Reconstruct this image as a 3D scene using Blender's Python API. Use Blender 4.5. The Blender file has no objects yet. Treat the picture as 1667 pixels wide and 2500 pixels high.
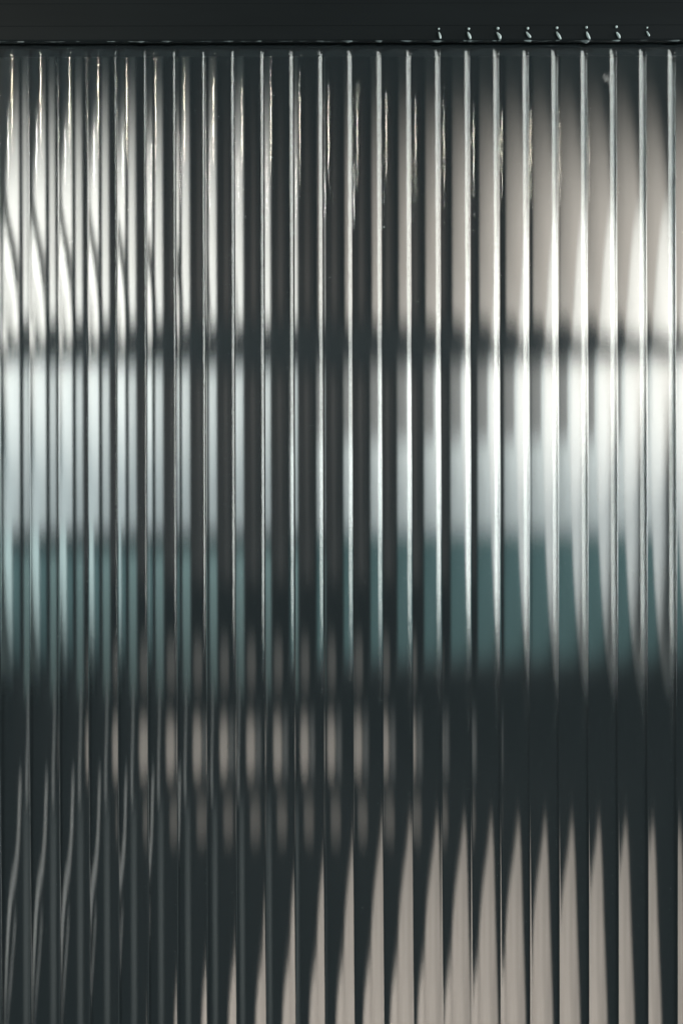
import bpy, bmesh, math, random
from mathutils import Vector, noise
random.seed(4)
C = bpy.context.scene
col = C.collection

# ------------------------------------------------------------------ camera
P = 0.01            # one flute of the glass is 10 mm wide
D = 0.50            # camera stands half a metre in front of the pane
PX = P / 72.06      # metres on the glass for one pixel of the photograph
cam = bpy.data.cameras.new('camera')
camo = bpy.data.objects.new('camera', cam)
col.objects.link(camo)
camo.location = (0, -D, 0)
camo.rotation_euler = (math.radians(90), math.radians(0.12), 0)
cam.sensor_fit = 'VERTICAL'
cam.sensor_height = 24
cam.lens = 24 * D / (2500 * PX)
cam.clip_start = 0.01
cam.clip_end = 100
cam.dof.use_dof = True
cam.dof.focus_distance = D
cam.dof.aperture_fstop = (cam.lens / 1000) / 0.024
C.camera = camo

# ------------------------------------------------------------------ world and exposure
w = bpy.data.worlds.new('World')
C.world = w
w.use_nodes = True
w.node_tree.nodes['Background'].inputs[0].default_value = (0.72, 0.93, 1.0, 1)
w.node_tree.nodes['Background'].inputs[1].default_value = 0.30
C.view_settings.view_transform = 'Standard'
C.view_settings.look = 'None'
C.view_settings.exposure = 0
C.view_settings.gamma = 1
C.view_settings.use_curve_mapping = False
C.render.engine = 'CYCLES'
cy = C.cycles
cy.max_bounces = 10
cy.transmission_bounces = 10
cy.glossy_bounces = 6
cy.diffuse_bounces = 2
cy.caustics_reflective = True
cy.caustics_refractive = True
cy.blur_glossy = 0.0
cy.sample_clamp_indirect = 0
cy.use_denoising = True
cy.use_adaptive_sampling = False


def G(px, py, L):
    """point at depth L behind the pane that lies behind pixel (px, py)"""
    s = (D + L) / D * PX
    return Vector(((px - 833.5) * s, L, (1250 - py) * s))


def WP(W, py, L):
    return G(-2.4 + 72.06 * W, py, L)


# ------------------------------------------------------------------ lamps
def area(name, loc, target, sx, sy, power, color):
    l = bpy.data.lights.new(name, 'AREA')
    l.shape = 'RECTANGLE'
    l.size, l.size_y = sx, sy
    l.energy = power
    l.color = color
    o = bpy.data.objects.new(name, l)
    col.objects.link(o)
    o.location = loc
    d = Vector(target) - Vector(loc)
    o.rotation_euler = d.to_track_quat('-Z', 'Y').to_euler()
    return o


def spot(name, loc, target, power, color, ang, blend=1.0, r=0.01):
    l = bpy.data.lights.new(name, 'SPOT')
    l.energy = power
    l.color = color
    l.spot_size = math.radians(ang)
    l.spot_blend = blend
    l.shadow_soft_size = r
    o = bpy.data.objects.new(name, l)
    col.objects.link(o)
    o.location = loc
    d = Vector(target) - Vector(loc)
    o.rotation_euler = d.to_track_quat('-Z', 'Y').to_euler()
    return o


# daylight window of two lights on the right of the photographer, mirrored in the flutes
area('window_light', (0.85, -0.485, 0.20), (-1.0, -0.485, 0.20), 0.47, 0.62, 11.5, (1.0, 0.97, 0.94))
area('window_light', (0.85, -0.122, 0.20), (-1.0, -0.122, 0.20), 0.16, 0.62, 4.2, (0.92, 0.98, 1.0))
# small warm lamp left of the photographer: the thin broken glints
area('warm_lamp', (-0.182, -0.19, 0.196), (-0.06, 0, 0.14), 0.0055, 0.036, 0.12, (1.0, 0.86, 0.70))
area('small_lamp', (-0.19, -0.088, 0.153), (-0.07, 0, 0.13), 0.004, 0.022, 0.045, (1.0, 0.93, 0.86))
# fill spots added inside, out of view, to light the things behind the glass
LM = 0.55
spot('upper_left_lamp', (-0.55, 0.22, 0.12), WP(0.8, 725, LM), 21, (1.0, 0.955, 0.92), 36)
spot('upper_right_lamp', (0.60, 0.19, 0.12), WP(20.5, 760, LM), 30, (1.0, 0.94, 0.89), 32)
spot('lower_left_lamp', (-0.55, 0.22, -0.06), WP(1.5, 1215, LM), 12, (0.92, 0.98, 1.0), 34)
spot('lower_right_lamp', (0.56, 0.16, -0.03), WP(15.5, 1200, LM), 18, (0.95, 0.985, 1.0), 31)
spot('floor_lamp', (WP(14, 0, LM).x, 0.10, -0.50), WP(13.5, 2480, LM), 8.5, (1.0, 0.93, 0.88), 70)
spot('side_lamp', (-0.50, 0.12, -0.22), WP(0, 2150, 0.377), 3.6, (1.0, 0.98, 0.97), 40)


# ------------------------------------------------------------------ materials
def mat(name, rgb, rough=0.6, spec=0.3, var=0.12, scale=30, metal=0.0, bump=0.0, stretch=(1, 1, 1)):
    m = bpy.data.materials.new(name)
    m.use_nodes = True
    nt = m.node_tree
    b = nt.nodes['Principled BSDF']
    b.inputs['Roughness'].default_value = rough
    b.inputs['Specular IOR Level'].default_value = spec
    b.inputs['Metallic'].default_value = metal
    tc = nt.nodes.new('ShaderNodeTexCoord')
    mp = nt.nodes.new('ShaderNodeMapping')
    mp.inputs['Scale'].default_value = stretch
    nt.links.new(tc.outputs['Object'], mp.inputs['Vector'])
    n = nt.nodes.new('ShaderNodeTexNoise')
    n.inputs['Scale'].default_value = scale
    n.inputs['Detail'].default_value = 4
    nt.links.new(mp.outputs[0], n.inputs['Vector'])
    r = nt.nodes.new('ShaderNodeMapRange')
    r.inputs['From Min'].default_value = 0.3
    r.inputs['From Max'].default_value = 0.7
    r.inputs['To Min'].default_value = 1 - var
    r.inputs['To Max'].default_value = 1 + var
    nt.links.new(n.outputs['Fac'], r.inputs['Value'])
    mx = nt.nodes.new('ShaderNodeVectorMath')
    mx.operation = 'SCALE'
    mx.inputs[0].default_value = rgb
    nt.links.new(r.outputs[0], mx.inputs['Scale'])
    nt.links.new(mx.outputs[0], b.inputs['Base Color'])
    if bump:
        bn = nt.nodes.new('ShaderNodeBump')
        bn.inputs['Strength'].default_value = 1
        bn.inputs['Distance'].default_value = bump
        nt.links.new(n.outputs['Fac'], bn.inputs['Height'])
        nt.links.new(bn.outputs[0], b.inputs['Normal'])
    return m


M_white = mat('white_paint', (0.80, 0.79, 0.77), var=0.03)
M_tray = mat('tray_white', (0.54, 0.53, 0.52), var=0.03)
M_white_dimmed = mat('pale_grey_paint', (0.43, 0.445, 0.445), var=0.03)  # white of the lower panels, darkened to offset spill from the upper spots
M_grey = mat('grey_card', (0.16, 0.155, 0.152), var=0.05)
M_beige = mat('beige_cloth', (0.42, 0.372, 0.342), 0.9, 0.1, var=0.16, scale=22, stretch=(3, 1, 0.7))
M_beige_dim = mat('faded_beige_cloth', (0.125, 0.113, 0.106), 0.9, 0.1, var=0.1)  # darker copy of the beige cloth, the cushions' dimness put into the colour
M_teal = mat('teal_paint', (0.050, 0.100, 0.102), 0.5, 0.3, var=0.08)
M_sage = mat('grey_green_paint', (0.42, 0.50, 0.49), 0.5, 0.3, var=0.06)
M_dark = mat('charcoal_paint', (0.022, 0.026, 0.028), 0.6, 0.2, var=0.15)
M_black = mat('near_black_paint', (0.009, 0.011, 0.012), 0.7, 0.1, var=0.15)
M_warm = mat('dark_umber_paint', (0.027, 0.0225, 0.021), 0.6, 0.2, var=0.15)
M_wall = mat('dark_wall_paint', (0.030, 0.032, 0.034), 0.8, 0.2, var=0.15)
M_frame = mat('black_lacquer', (0.0075, 0.0100, 0.0105), 0.6, 0.12, var=0.12, scale=120, bump=2e-5, stretch=(0.15, 1, 1))
M_chrome = mat('brushed_chrome', (0.70, 0.68, 0.66), 0.45, 0.5, var=0.02, metal=0.3)
M_leaf = mat('dark_leaf', (0.020, 0.024, 0.020), 0.5, 0.3, var=0.2)
M_seal = mat('clear_sealant', (0.12, 0.15, 0.15), 0.3, 0.5, var=0.8, scale=260)
M_light_curl = mat('pale_sealant', (0.42, 0.50, 0.48), 0.35, 0.5, var=0.25, scale=600)  # pale colour standing in for light refracted at the rail
M_dust = mat('dust_specks', (0.22, 0.23, 0.23), 0.9, 0.1, var=0.3, scale=400)
M_scr = mat('pale_scratch', (0.42, 0.41, 0.39), 0.8, 0.2, var=0.4, scale=900)


def glass_mat():
    m = bpy.data.materials.new('fluted_glass')
    m.use_nodes = True
    nt = m.node_tree
    nt.nodes.remove(nt.nodes['Principled BSDF'])
    g = nt.nodes.new('ShaderNodeBsdfGlass')
    g.inputs['IOR'].default_value = 1.52
    g.inputs['Roughness'].default_value = 0.085
    g.inputs['Color'].default_value = (0.955, 0.985, 0.978, 1)
    nt.links.new(g.outputs[0], nt.nodes['Material Output'].inputs['Surface'])
    tc = nt.nodes.new('ShaderNodeTexCoord')
    mp = nt.nodes.new('ShaderNodeMapping')
    mp.inputs['Scale'].default_value = (1, 1, 0.75)
    nt.links.new(tc.outputs['Object'], mp.inputs['Vector'])
    n = nt.nodes.new('ShaderNodeTexNoise')
    n.inputs['Scale'].default_value = 2600
    n.inputs['Detail'].default_value = 2
    nt.links.new(mp.outputs[0], n.inputs['Vector'])
    # long drawn marks along the flutes
    mp2 = nt.nodes.new('ShaderNodeMapping')
    mp2.inputs['Scale'].default_value = (1, 1, 0.02)
    nt.links.new(tc.outputs['Object'], mp2.inputs['Vector'])
    n2 = nt.nodes.new('ShaderNodeTexNoise')
    n2.inputs['Scale'].default_value = 900
    n2.inputs['Detail'].default_value = 1
    nt.links.new(mp2.outputs[0], n2.inputs['Vector'])
    b = nt.nodes.new('ShaderNodeBump')
    b.inputs['Strength'].default_value = 1
    b.inputs['Distance'].default_value = 2.2e-6
    nt.links.new(n.outputs['Fac'], b.inputs['Height'])
    b2 = nt.nodes.new('ShaderNodeBump')
    b2.inputs['Strength'].default_value = 1
    b2.inputs['Distance'].default_value = 2.2e-6
    nt.links.new(n2.outputs['Fac'], b2.inputs['Height'])
    nt.links.new(b.outputs[0], b2.inputs['Normal'])
    nt.links.new(b2.outputs[0], g.inputs['Normal'])
    return m


M_glass = glass_mat()


# ------------------------------------------------------------------ helpers
def tag(o, label=None, cat=None, group=None, kind=None):
    if label: o['label'] = label
    if cat: o['category'] = cat
    if group: o['group'] = group
    if kind: o['kind'] = kind
    return o


def obj(name, bm, m, parent=None, smooth=False, bevel=0):
    bmesh.ops.recalc_face_normals(bm, faces=bm.faces)
    me = bpy.data.meshes.new(name)
    bm.to_mesh(me)
    bm.free()
    if smooth:
        for f in me.polygons: f.use_smooth = True
    me.materials.append(m)
    o = bpy.data.objects.new(name, me)
    col.objects.link(o)
    if parent: o.parent = parent
    if bevel:
        md = o.modifiers.new('bevel', 'BEVEL')
        md.width = bevel
        md.segments = 3
    return o


def empty(name, label, cat, group=None):
    o = bpy.data.objects.new(name, None)
    col.objects.link(o)
    o.empty_display_size = 0.02
    return tag(o, label, cat, group)


def slab(bm, pts, y0, y1):
    """polygon pts [(x,z)] given depth from y0 to y1"""
    a = [bm.verts.new((x, y0, z)) for x, z in pts]
    b = [bm.verts.new((x, y1, z)) for x, z in pts]
    bm.faces.new(a)
    bm.faces.new(b[::-1])
    n = len(pts)
    for i in range(n):
        bm.faces.new((a[i], b[i], b[(i + 1) % n], a[(i + 1) % n]))
    return bm


def poly(pix, L, th):
    bm = bmesh.new()
    pts = [(WP(W, y, L).x, WP(W, y, L).z) for W, y in pix]
    return slab(bm, pts, L, L + th)


def rect(W0, W1, ya, yb, L, th):
    return poly([(W0, ya), (W1, ya), (W1, yb), (W0, yb)], L, th)


def tube(bm, pts, rad, seg=12):
    """smooth tube through points; rad is a number or a list"""
    n = len(pts)
    if not isinstance(rad, (list, tuple)): rad = [rad] * n
    rings = []
    for i, p in enumerate(pts):
        t = (pts[min(i + 1, n - 1)] - pts[max(i - 1, 0)]).normalized()
        u = t.cross(Vector((0, 1, 0)))
        if u.length < 1e-5: u = Vector((1, 0, 0))
        u.normalize()
        v = t.cross(u)
        rings.append([bm.verts.new(p + (u * math.cos(a) + v * math.sin(a)) * rad[i])
                      for a in [2 * math.pi * k / seg for k in range(seg)]])
    for r0, r1 in zip(rings, rings[1:]):
        for k in range(seg):
            bm.faces.new((r0[k], r0[(k + 1) % seg], r1[(k + 1) % seg], r1[k]))
    bm.faces.new(rings[0])
    bm.faces.new(rings[-1][::-1])


def spline(pts, n=10):
    out = []
    P_ = [pts[0]] + list(pts) + [pts[-1]]
    for i in range(1, len(P_) - 2):
        for k in range(n):
            t = k / n
            a, b, c, d = P_[i - 1], P_[i], P_[i + 1], P_[i + 2]
            out.append(0.5 * ((2 * b) + (c - a) * t + (2 * a - 5 * b + 4 * c - d) * t * t + (3 * b - a - 3 * c + d) * t ** 3))
    out.append(pts[-1])
    return out


# ------------------------------------------------------------------ setting: dark room behind the door, its shell added to shut out world light
bm = bmesh.new()
slab(bm, [(-1.3, -0.9), (1.3, -0.9), (1.3, 0.9), (-1.3, 0.9)], 1.6, 1.65)
for x0, x1 in ((-1.35, -1.3), (1.3, 1.35)):
    slab(bm, [(x0, -0.95), (x1, -0.95), (x1, 0.95), (x0, 0.95)], 0.02, 1.65)
# unseen wall around the pane, added to shut out world light
for r in ((-1.3, -0.19, -0.9, 0.9), (0.19, 1.3, -0.9, 0.9), (-0.188, 0.188, 0.235, 0.9), (-0.188, 0.188, -0.9, -0.225)):
    slab(bm, [(r[0], r[2]), (r[1], r[2]), (r[1], r[3]), (r[0], r[3])], 0.02, 0.06)
tag(obj('wall', bm, M_wall), kind='structure')
bm = bmesh.new()
slab(bm, [(-1.29, -0.95), (1.29, -0.95), (1.29, -0.902), (-1.29, -0.902)], 0.062, 1.598)
tag(obj('floor', bm, M_wall), kind='structure')
bm = bmesh.new()
slab(bm, [(-1.29, 0.902), (1.29, 0.902), (1.29, 0.95), (-1.29, 0.95)], 0.062, 1.598)
tag(obj('ceiling', bm, M_wall), kind='structure')

# ------------------------------------------------------------------ the fluted pane
X0 = G(69.6, 0, 0).x          # a ridge
S_MAX = 0.335                 # slope (radians) at the edge of a flute
RW = 0.035                    # half width of a ridge, in flutes
T_MIN = 0.0032


def profile():
    """rear face of one flute, v in [-.5,.5] -> depth"""
    N = 56
    vs = [-0.5 + i / N for i in range(N + 1)]

    def slope(v):
        a = abs(v)
        s = math.tan(min(1, a / (0.5 - RW)) * S_MAX)
        if a > 0.5 - RW:
            t = (a - (0.5 - RW)) / RW
            s *= math.cos(t * math.pi / 2) ** 1.0 if t < 1 else 0
        return math.copysign(s, v)
    h = [0]
    for i in range(N):
        sub = 0
        for k in range(8):
            sub += slope(vs[i] + (k + 0.5) / 8 / N) / 8 / N
        h.append(h[-1] + sub)
    m = min(h)
    return vs, [(q - m) * P for q in h]


vs, hs = profile()


def ridge_x(k):
    return X0 + k * P + 0.00012 * noise.noise(Vector((k * 0.83, 2.2, 0)))


ztop = G(0, 60, 0).z
zbot = G(0, 2500, 0).z - 0.04
bm = bmesh.new()
K0, K1 = -6, 28
back = []
for k in range(K0, K1):
    xa, xb = ridge_x(k - 1), ridge_x(k)
    q = 1 + 0.035 * noise.noise(Vector((k * 1.7, 5.1, 0)))
    for v, h in list(zip(vs, hs))[:-1]:
        back.append((xa + (v + 0.5) * (xb - xa), T_MIN + hs[0] + (h - hs[0]) * q))
back.append((ridge_x(K1 - 1), T_MIN + hs[-1]))
top = [bm.verts.new((x, y, ztop)) for x, y in back]
bot = [bm.verts.new((x, y, zbot)) for x, y in back]
for i in range(len(back) - 1):
    bm.faces.new((bot[i], bot[i + 1], top[i + 1], top[i])).smooth = True
fa = [bm.verts.new((back[0][0], 0, zbot)), bm.verts.new((back[-1][0], 0, zbot)),
      bm.verts.new((back[-1][0], 0, ztop)), bm.verts.new((back[0][0], 0, ztop))]
bm.faces.new(fa)
bm.faces.new([fa[3], fa[2]] + top[::-1])
bm.faces.new([fa[1], fa[0]] + bot)
bm.faces.new([fa[0], fa[3], top[0], bot[0]])
bm.faces.new([fa[2], fa[1], bot[-1], top[-1]])
pane = obj('fluted_glass', bm, M_glass)
for f in pane.data.polygons:
    f.use_smooth = len(f.vertices) == 4 and abs(f.normal.z) < 0.5 and f.center.y > 0.0025
sharp = pane.data.edges
tag(pane, 'clear pane of vertically fluted glass hanging below the black top rail', 'glass pane')
for e in pane.data.edges:
    za, zb = [pane.data.vertices[i].co for i in e.vertices]
    if za.y < 1e-6 or zb.y < 1e-6 or (abs(za.z - zb.z) < 1e-6):
        e.use_edge_sharp = True

# pale scuff on the front of the pane: a bundle of short scratches
bm = bmesh.new()
for i in range(9):
    c = G(1475 + i * 2.6, 190 + (i % 3) * 4 + i * 1.2 - 4, 0)
    d = Vector((0.45, 0, 0.9)).normalized() * PX * random.uniform(6, 11)
    tube(bm, [Vector((c.x, -0.00006, c.z)) - d, Vector((c.x, -0.00008, c.z)), Vector((c.x, -0.00006, c.z)) + d],
         [PX * 0.35, PX * 0.9, PX * 0.3], 6)
obj('scuff_mark', bm, M_scr, pane)

# dust and tiny specks on the front of the pane
bm = bmesh.new()
for i in range(260):
    r = PX * random.uniform(0.35, 0.9) * (2 if random.random() < 0.04 else 1)
    c = G(random.uniform(0, 1667), 115 + 2385 * random.random() ** 0.8, 0)
    bmesh.ops.create_icosphere(bm, subdivisions=1, radius=r, matrix=__import__('mathutils').Matrix.Translation((c.x, -r * 0.5, c.z)))
o = obj('dust', bm, M_dust, pane)
o['kind'] = 'stuff'

# ------------------------------------------------------------------ top rail of the frame
fr = empty('door_frame', 'near-black top rail of the frame holding the fluted pane', 'frame')
zl = G(0, 104, -0.010).z
xl, xr = -0.21, 0.21


def bar(name, prof, m, parent, x0=xl, x1=xr, bevel=0.0004):
    bm = bmesh.new()
    a = [bm.verts.new((x0, y, z)) for y, z in prof]
    b = [bm.verts.new((x1, y, z)) for y, z in prof]
    bm.faces.new(a)
    bm.faces.new(b[::-1])
    for i in range(len(prof)):
        j = (i + 1) % len(prof)
        bm.faces.new((a[i], b[i], b[j], a[j]))
    return obj(name, bm, m, parent, bevel=bevel)


zf = G(0, 101, -0.002).z
zs = G(0, 62, -0.003).z
zg = G(0, 9, -0.003).z
bar('rail', [(-0.0029, zs), (-0.0029, zg), (-0.0031, zg + 0.0003), (-0.0031, zg + 0.05), (-0.0012, zg + 0.05), (-0.0012, zs)], M_frame, fr, bevel=0.0001)
bar('glazing_bead', [(-0.0001, zf), (-0.0022, zf), (-0.0027, zf + 0.0006), (-0.00283, zs), (-0.0001, zs)], M_frame, fr, bevel=0.0001)
zr = G(0, 122, 0.006).z
bar('rear_bead', [(0.0052, zr), (0.0150, zr), (0.0150, zr + 0.05), (0.0052, zr + 0.05)], M_frame, fr, bevel=0.0003)
# ragged line of clear sealant where the glass enters the bead
bm = bmesh.new()
n = 900
prev = None
for i in range(n + 1):
    x = xl + (xr - xl) * i / n
    a = noise.noise(Vector((x * 260, 0, 0))) + 0.6 * noise.noise(Vector((x * 900, 3, 0)))
    b = noise.noise(Vector((x * 140, 9, 0)))
    ph = ((x - X0) / P) % 1.0
    near = math.exp(-((ph - 0.86) / 0.16) ** 2)
    r = PX * (0.12 + 1.1 * max(0, a) + 6.0 * near * max(0.02, 0.3 + a))
    c = Vector((x, -0.0022, zf + PX * (0.5 + 2.5 * b)))
    ring = [bm.verts.new(c + Vector((0, -math.cos(t) * min(r * 0.6, 0.0002), math.sin(t) * r))) for t in [k * math.pi / 3 for k in range(6)]]
    if prev:
        for k in range(6):
            bm.faces.new((prev[k], ring[k], ring[(k + 1) % 6], prev[(k + 1) % 6]))
    prev = ring
obj('sealant_line', bm, M_seal, fr, smooth=True)

# refracted light built as pale curls on the rail, one per right-hand ridge
curls = [(1073, [(0, 71), (1, 79), (3, 88), (4, 95)], 0.8),
         (1146, [(0, 71), (-1, 79), (2, 88), (4, 96)], 1.0),
         (1217, [(0, 70), (-1, 80), (4, 89), (5, 97)], 1.1),
         (1290, [(0, 70), (-2, 79), (3, 88), (6, 93)], 1.0),
         (1433, [(0, 68), (1, 79), (4, 89), (7, 97)], 1.0),
         (1361, [(0, 69), (0, 79), (4, 88), (8, 97)], 1.0),
         (1506, [(0, 67), (1, 80), (5, 88), (7, 95)], 1.0),
         (1581, [(0, 69), (0, 78), (3, 85), (5, 90)], 0.7)]
curls.sort()
look = ['thin curl of dried sealant with round head, leftmost of eight on rail',
        'thick curl of dried sealant ending in a small bead, second from left on the rail',
        'bold S-shaped curl of dried sealant, third from left on the rail',
        'curl of dried sealant with a broad round head, fourth from left on the rail',
        'curl of dried sealant with detached dot, fifth from left on rail',
        'hooked curl of dried sealant, sixth from left on the rail',
        'short slanted curl of dried sealant above the pale scuff, seventh from left on the rail',
        'faintest short curl of dried sealant, rightmost of the eight on the rail']
for i, (x, pts, s) in enumerate(curls):
    bm = bmesh.new()
    def on(px, py):
        q = G(px, py, -0.003)
        return Vector((q.x, -0.003, q.z))
    body = spline([on(x + dx * 1.3 - 1, py) for dx, py in pts[1:]], 6)
    nb = len(body)
    tube(bm, body, [PX * s * (1.6 + 2.0 * math.sin(math.pi * min(1, (k + 1) / nb * 0.9)) ** 2) for k in range(nb)], 8)
    bmesh.ops.create_uvsphere(bm, u_segments=10, v_segments=8, radius=PX * 3.2 * s)
    hd = on(x + pts[0][0], pts[0][1])
    bmesh.ops.translate(bm, verts=bm.verts[-(10 * 7 + 2):], vec=hd)
    o = obj('sealant_curl', bm, M_light_curl, smooth=True)
    tag(o, look[i], 'sealant', 'curls of dried sealant along the top rail')

# ------------------------------------------------------------------ behind the glass
L = LM
# left white panels above and below the shelf
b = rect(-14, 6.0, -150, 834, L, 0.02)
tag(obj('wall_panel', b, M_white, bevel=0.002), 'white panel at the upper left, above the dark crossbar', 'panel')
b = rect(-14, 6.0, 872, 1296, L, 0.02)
tag(obj('wall_panel', b, M_white_dimmed, bevel=0.002), 'white panel at the left between the crossbar and the teal cabinet', 'panel')
# low cabinet at left
cb = empty('cabinet', 'low teal and grey-green cabinet at the left under the white panel', 'cabinet')
obj('side_panel', rect(-14, -0.5, 1300, 1668, L, 0.03), M_sage, cb, bevel=0.002)
obj('door', rect(-0.42, 2.9, 1340, 1620, L + 0.004, 0.03), M_teal, cb, bevel=0.002)
obj('counter_edge', rect(-0.7, 6.2, 1299, 1338, L - 0.004, 0.02), M_black, cb, bevel=0.002)  # near-black strip added to darken the gap under the panel
obj('drawer_front', rect(3.0, 6.0, 1342, 1690, L + 0.002, 0.03), mat('muted_sage_paint', (0.17, 0.24, 0.235), 0.5, 0.3), cb, bevel=0.002)
# dark crossbar
b = poly([(-14, 824), (2.5, 820), (3.2, 780), (17.8, 784), (19.2, 820), (40, 822), (40, 880), (18.4, 878), (17.6, 892), (3.2, 892), (2.5, 877), (-14, 877)], L - 0.004, 0.04)
tag(obj('crossbar', b, M_black, bevel=0.002), 'dark horizontal crossbar running behind the whole pane', 'bar')
# dark tall door between the panels
b = rect(6.05, 12.7, -200, 1420, L + 0.05, 0.02)
tag(obj('dark_door', b, M_warm, bevel=0.002), 'tall dark brown door between the left and right white panels', 'door')
# right panels
b = rect(14.3, 40, -150, 834, L + 0.001, 0.02)
tag(obj('wall_panel', b, mat('greige_paint', (0.34, 0.31, 0.29), var=0.04)), 'greige panel at the upper right behind the white oval tray', 'panel')
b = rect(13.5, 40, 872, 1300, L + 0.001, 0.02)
tag(obj('wall_panel', b, M_white_dimmed), 'white panel at the right between crossbar and teal box', 'panel')
b = rect(13.4, 17.3, 873, 1075, L - 0.002, 0.0025)
tag(obj('card', b, M_grey, bevel=0.0006), 'grey card standing upright at the left end of the right white panel', 'card')
# teal box on the right
bx = empty('box', 'teal box below the right white panel, beside the oval tray', 'box')
obj('box_body', rect(13.4, 40, 1306, 1610, L + 0.002, 0.05), M_teal, bx, bevel=0.003)
obj('box_base', rect(12.6, 40, 1612, 1640, L + 0.004, 0.06), M_dark, bx, bevel=0.002)
# big oval tray leaning against the panels
c = WP(25.6, 1085, L)
s = (D + L) / D * PX
bm = bmesh.new()
slab(bm, [(c.x + 7.4 * 72.06 * s * math.cos(t), c.z + 600 * s * math.sin(t)) for t in [2 * math.pi * k / 96 for k in range(96)]], L - 0.0005, L + 0.018)
tag(obj('oval_tray', bm, M_tray, bevel=0.002), 'big white oval tray standing at the right, crossed by the dark crossbar', 'tray')

# near upright post
Lp = 0.377
b = rect(2.15, 3.35, -150, 1710, Lp, 0.012)
tag(obj('post', b, M_dark, bevel=0.002), 'dark upright post crossing in front of the left white panels', 'post')

obj('plinth', rect(3.7, 5.7, 1960, 2800, L, 0.03), mat('slate_paint', (0.05, 0.058, 0.06)), cb, bevel=0.002)

# beige stack in the middle
def pillow(W0, W1, ya, yb, L, th):
    cw, cyy, hw, hh = (W0 + W1) / 2, (ya + yb) / 2, (W1 - W0) / 2, (yb - ya) / 2
    pts = []
    for k in range(40):
        t = 2 * math.pi * k / 40
        ct, st_ = math.cos(t), math.sin(t)
        pts.append((cw + hw * math.copysign(abs(ct) ** 0.6, ct), cyy - hh * math.copysign(abs(st_) ** 0.6, st_)))
    return poly(pts, L, th)


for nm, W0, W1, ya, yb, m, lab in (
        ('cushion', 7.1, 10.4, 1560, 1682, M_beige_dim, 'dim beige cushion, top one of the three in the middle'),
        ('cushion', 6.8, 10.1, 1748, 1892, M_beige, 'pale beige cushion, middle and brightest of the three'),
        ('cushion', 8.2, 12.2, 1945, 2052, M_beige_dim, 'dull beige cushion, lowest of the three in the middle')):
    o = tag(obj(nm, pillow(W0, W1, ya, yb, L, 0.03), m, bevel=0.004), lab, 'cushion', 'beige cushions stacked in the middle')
    o.modifiers[0].segments = 6
b = rect(10.2, 12.6, 1745, 1890, L + 0.02, 0.02)  # added block for the middle cushion's dim right end, dimness in its colour
tag(obj('box', b, mat('taupe_card', (0.09, 0.09, 0.09)), bevel=0.006), 'grey-brown box beside the brightest beige cushion', 'box')

# beige armchair lower right
ch = empty('armchair', 'beige upholstered armchair at the lower right with sloping back', 'armchair')
o = obj('backrest', poly([(18.9, 2005), (18.0, 2020), (16.7, 2090), (15.0, 2160), (13.8, 2240), (13.4, 2300), (13.3, 2420), (13.3, 2800), (23, 2800), (21.8, 2500), (20.4, 2260), (19.7, 2110)], L + 0.004, 0.04), M_beige, ch, bevel=0.004)
o = obj('armrest', poly([(13.2, 2330), (11.7, 2385), (10.6, 2440), (10.0, 2520), (9.9, 2800), (13.25, 2800)], L - 0.012, 0.05), M_beige, ch, bevel=0.004)

# chrome tubes, near
st = empty('tubular_stool', 'chrome tube stool at the lower left with curved legs', 'stool')
bm = bmesh.new()
tube(bm, spline([WP(2.3, 1890, Lp), WP(2.0, 1950, Lp), WP(1.6, 2040, Lp), WP(0.6, 2120, Lp), WP(-1.3, 2200, Lp), WP(-3.2, 2370, Lp), WP(-4.5, 2560, Lp)], 10), 0.0042)
obj('leg', bm, M_chrome, st, smooth=True)
bm = bmesh.new()
tube(bm, spline([WP(0.6, 2230, Lp), WP(0.0, 2290, Lp), WP(-1.0, 2375, Lp), WP(-2.6, 2490, Lp), WP(-3.8, 2620, Lp)], 10), 0.0016)
obj('leg', bm, M_chrome, st, smooth=True)
bm = bmesh.new()
tube(bm, spline([WP(4.75, 1670, Lp), WP(4.6, 1780, Lp), WP(4.3, 1870, Lp), WP(4.3, 1950, Lp)], 10), 0.0042)
tag(obj('chrome_handle', bm, M_chrome, smooth=True), 'short upright chrome bar below the teal cabinet', 'handle')

# arching dark leaves upper left
lv = empty('arching_plant', 'dark plant with long arching leaves in front of the upper left panel', 'plant')
for k_, pts in ((1.0, [(-7.5, 400), (-5.2, 462), (-2.6, 545), (-0.2, 620), (1.3, 690), (2.3, 780), (3.0, 900)]),
                (0.40, [(-7, 600), (-5.2, 652), (-3, 702), (-0.9, 752), (0.2, 800)]),
                (0.70, [(-7.5, 680), (-5.2, 738), (-2.6, 785), (-0.4, 835), (0.8, 885)])):
    bm = bmesh.new()
    p = spline([WP(a, y, L - 0.02) for a, y in pts], 8)
    nn = len(p)
    tube(bm, p, [k_ * (0.0022 + 0.0042 * math.sin(math.pi * k / (nn - 1))) for k in range(nn)], 8)
    obj('leaf', bm, M_leaf, lv, smooth=True)
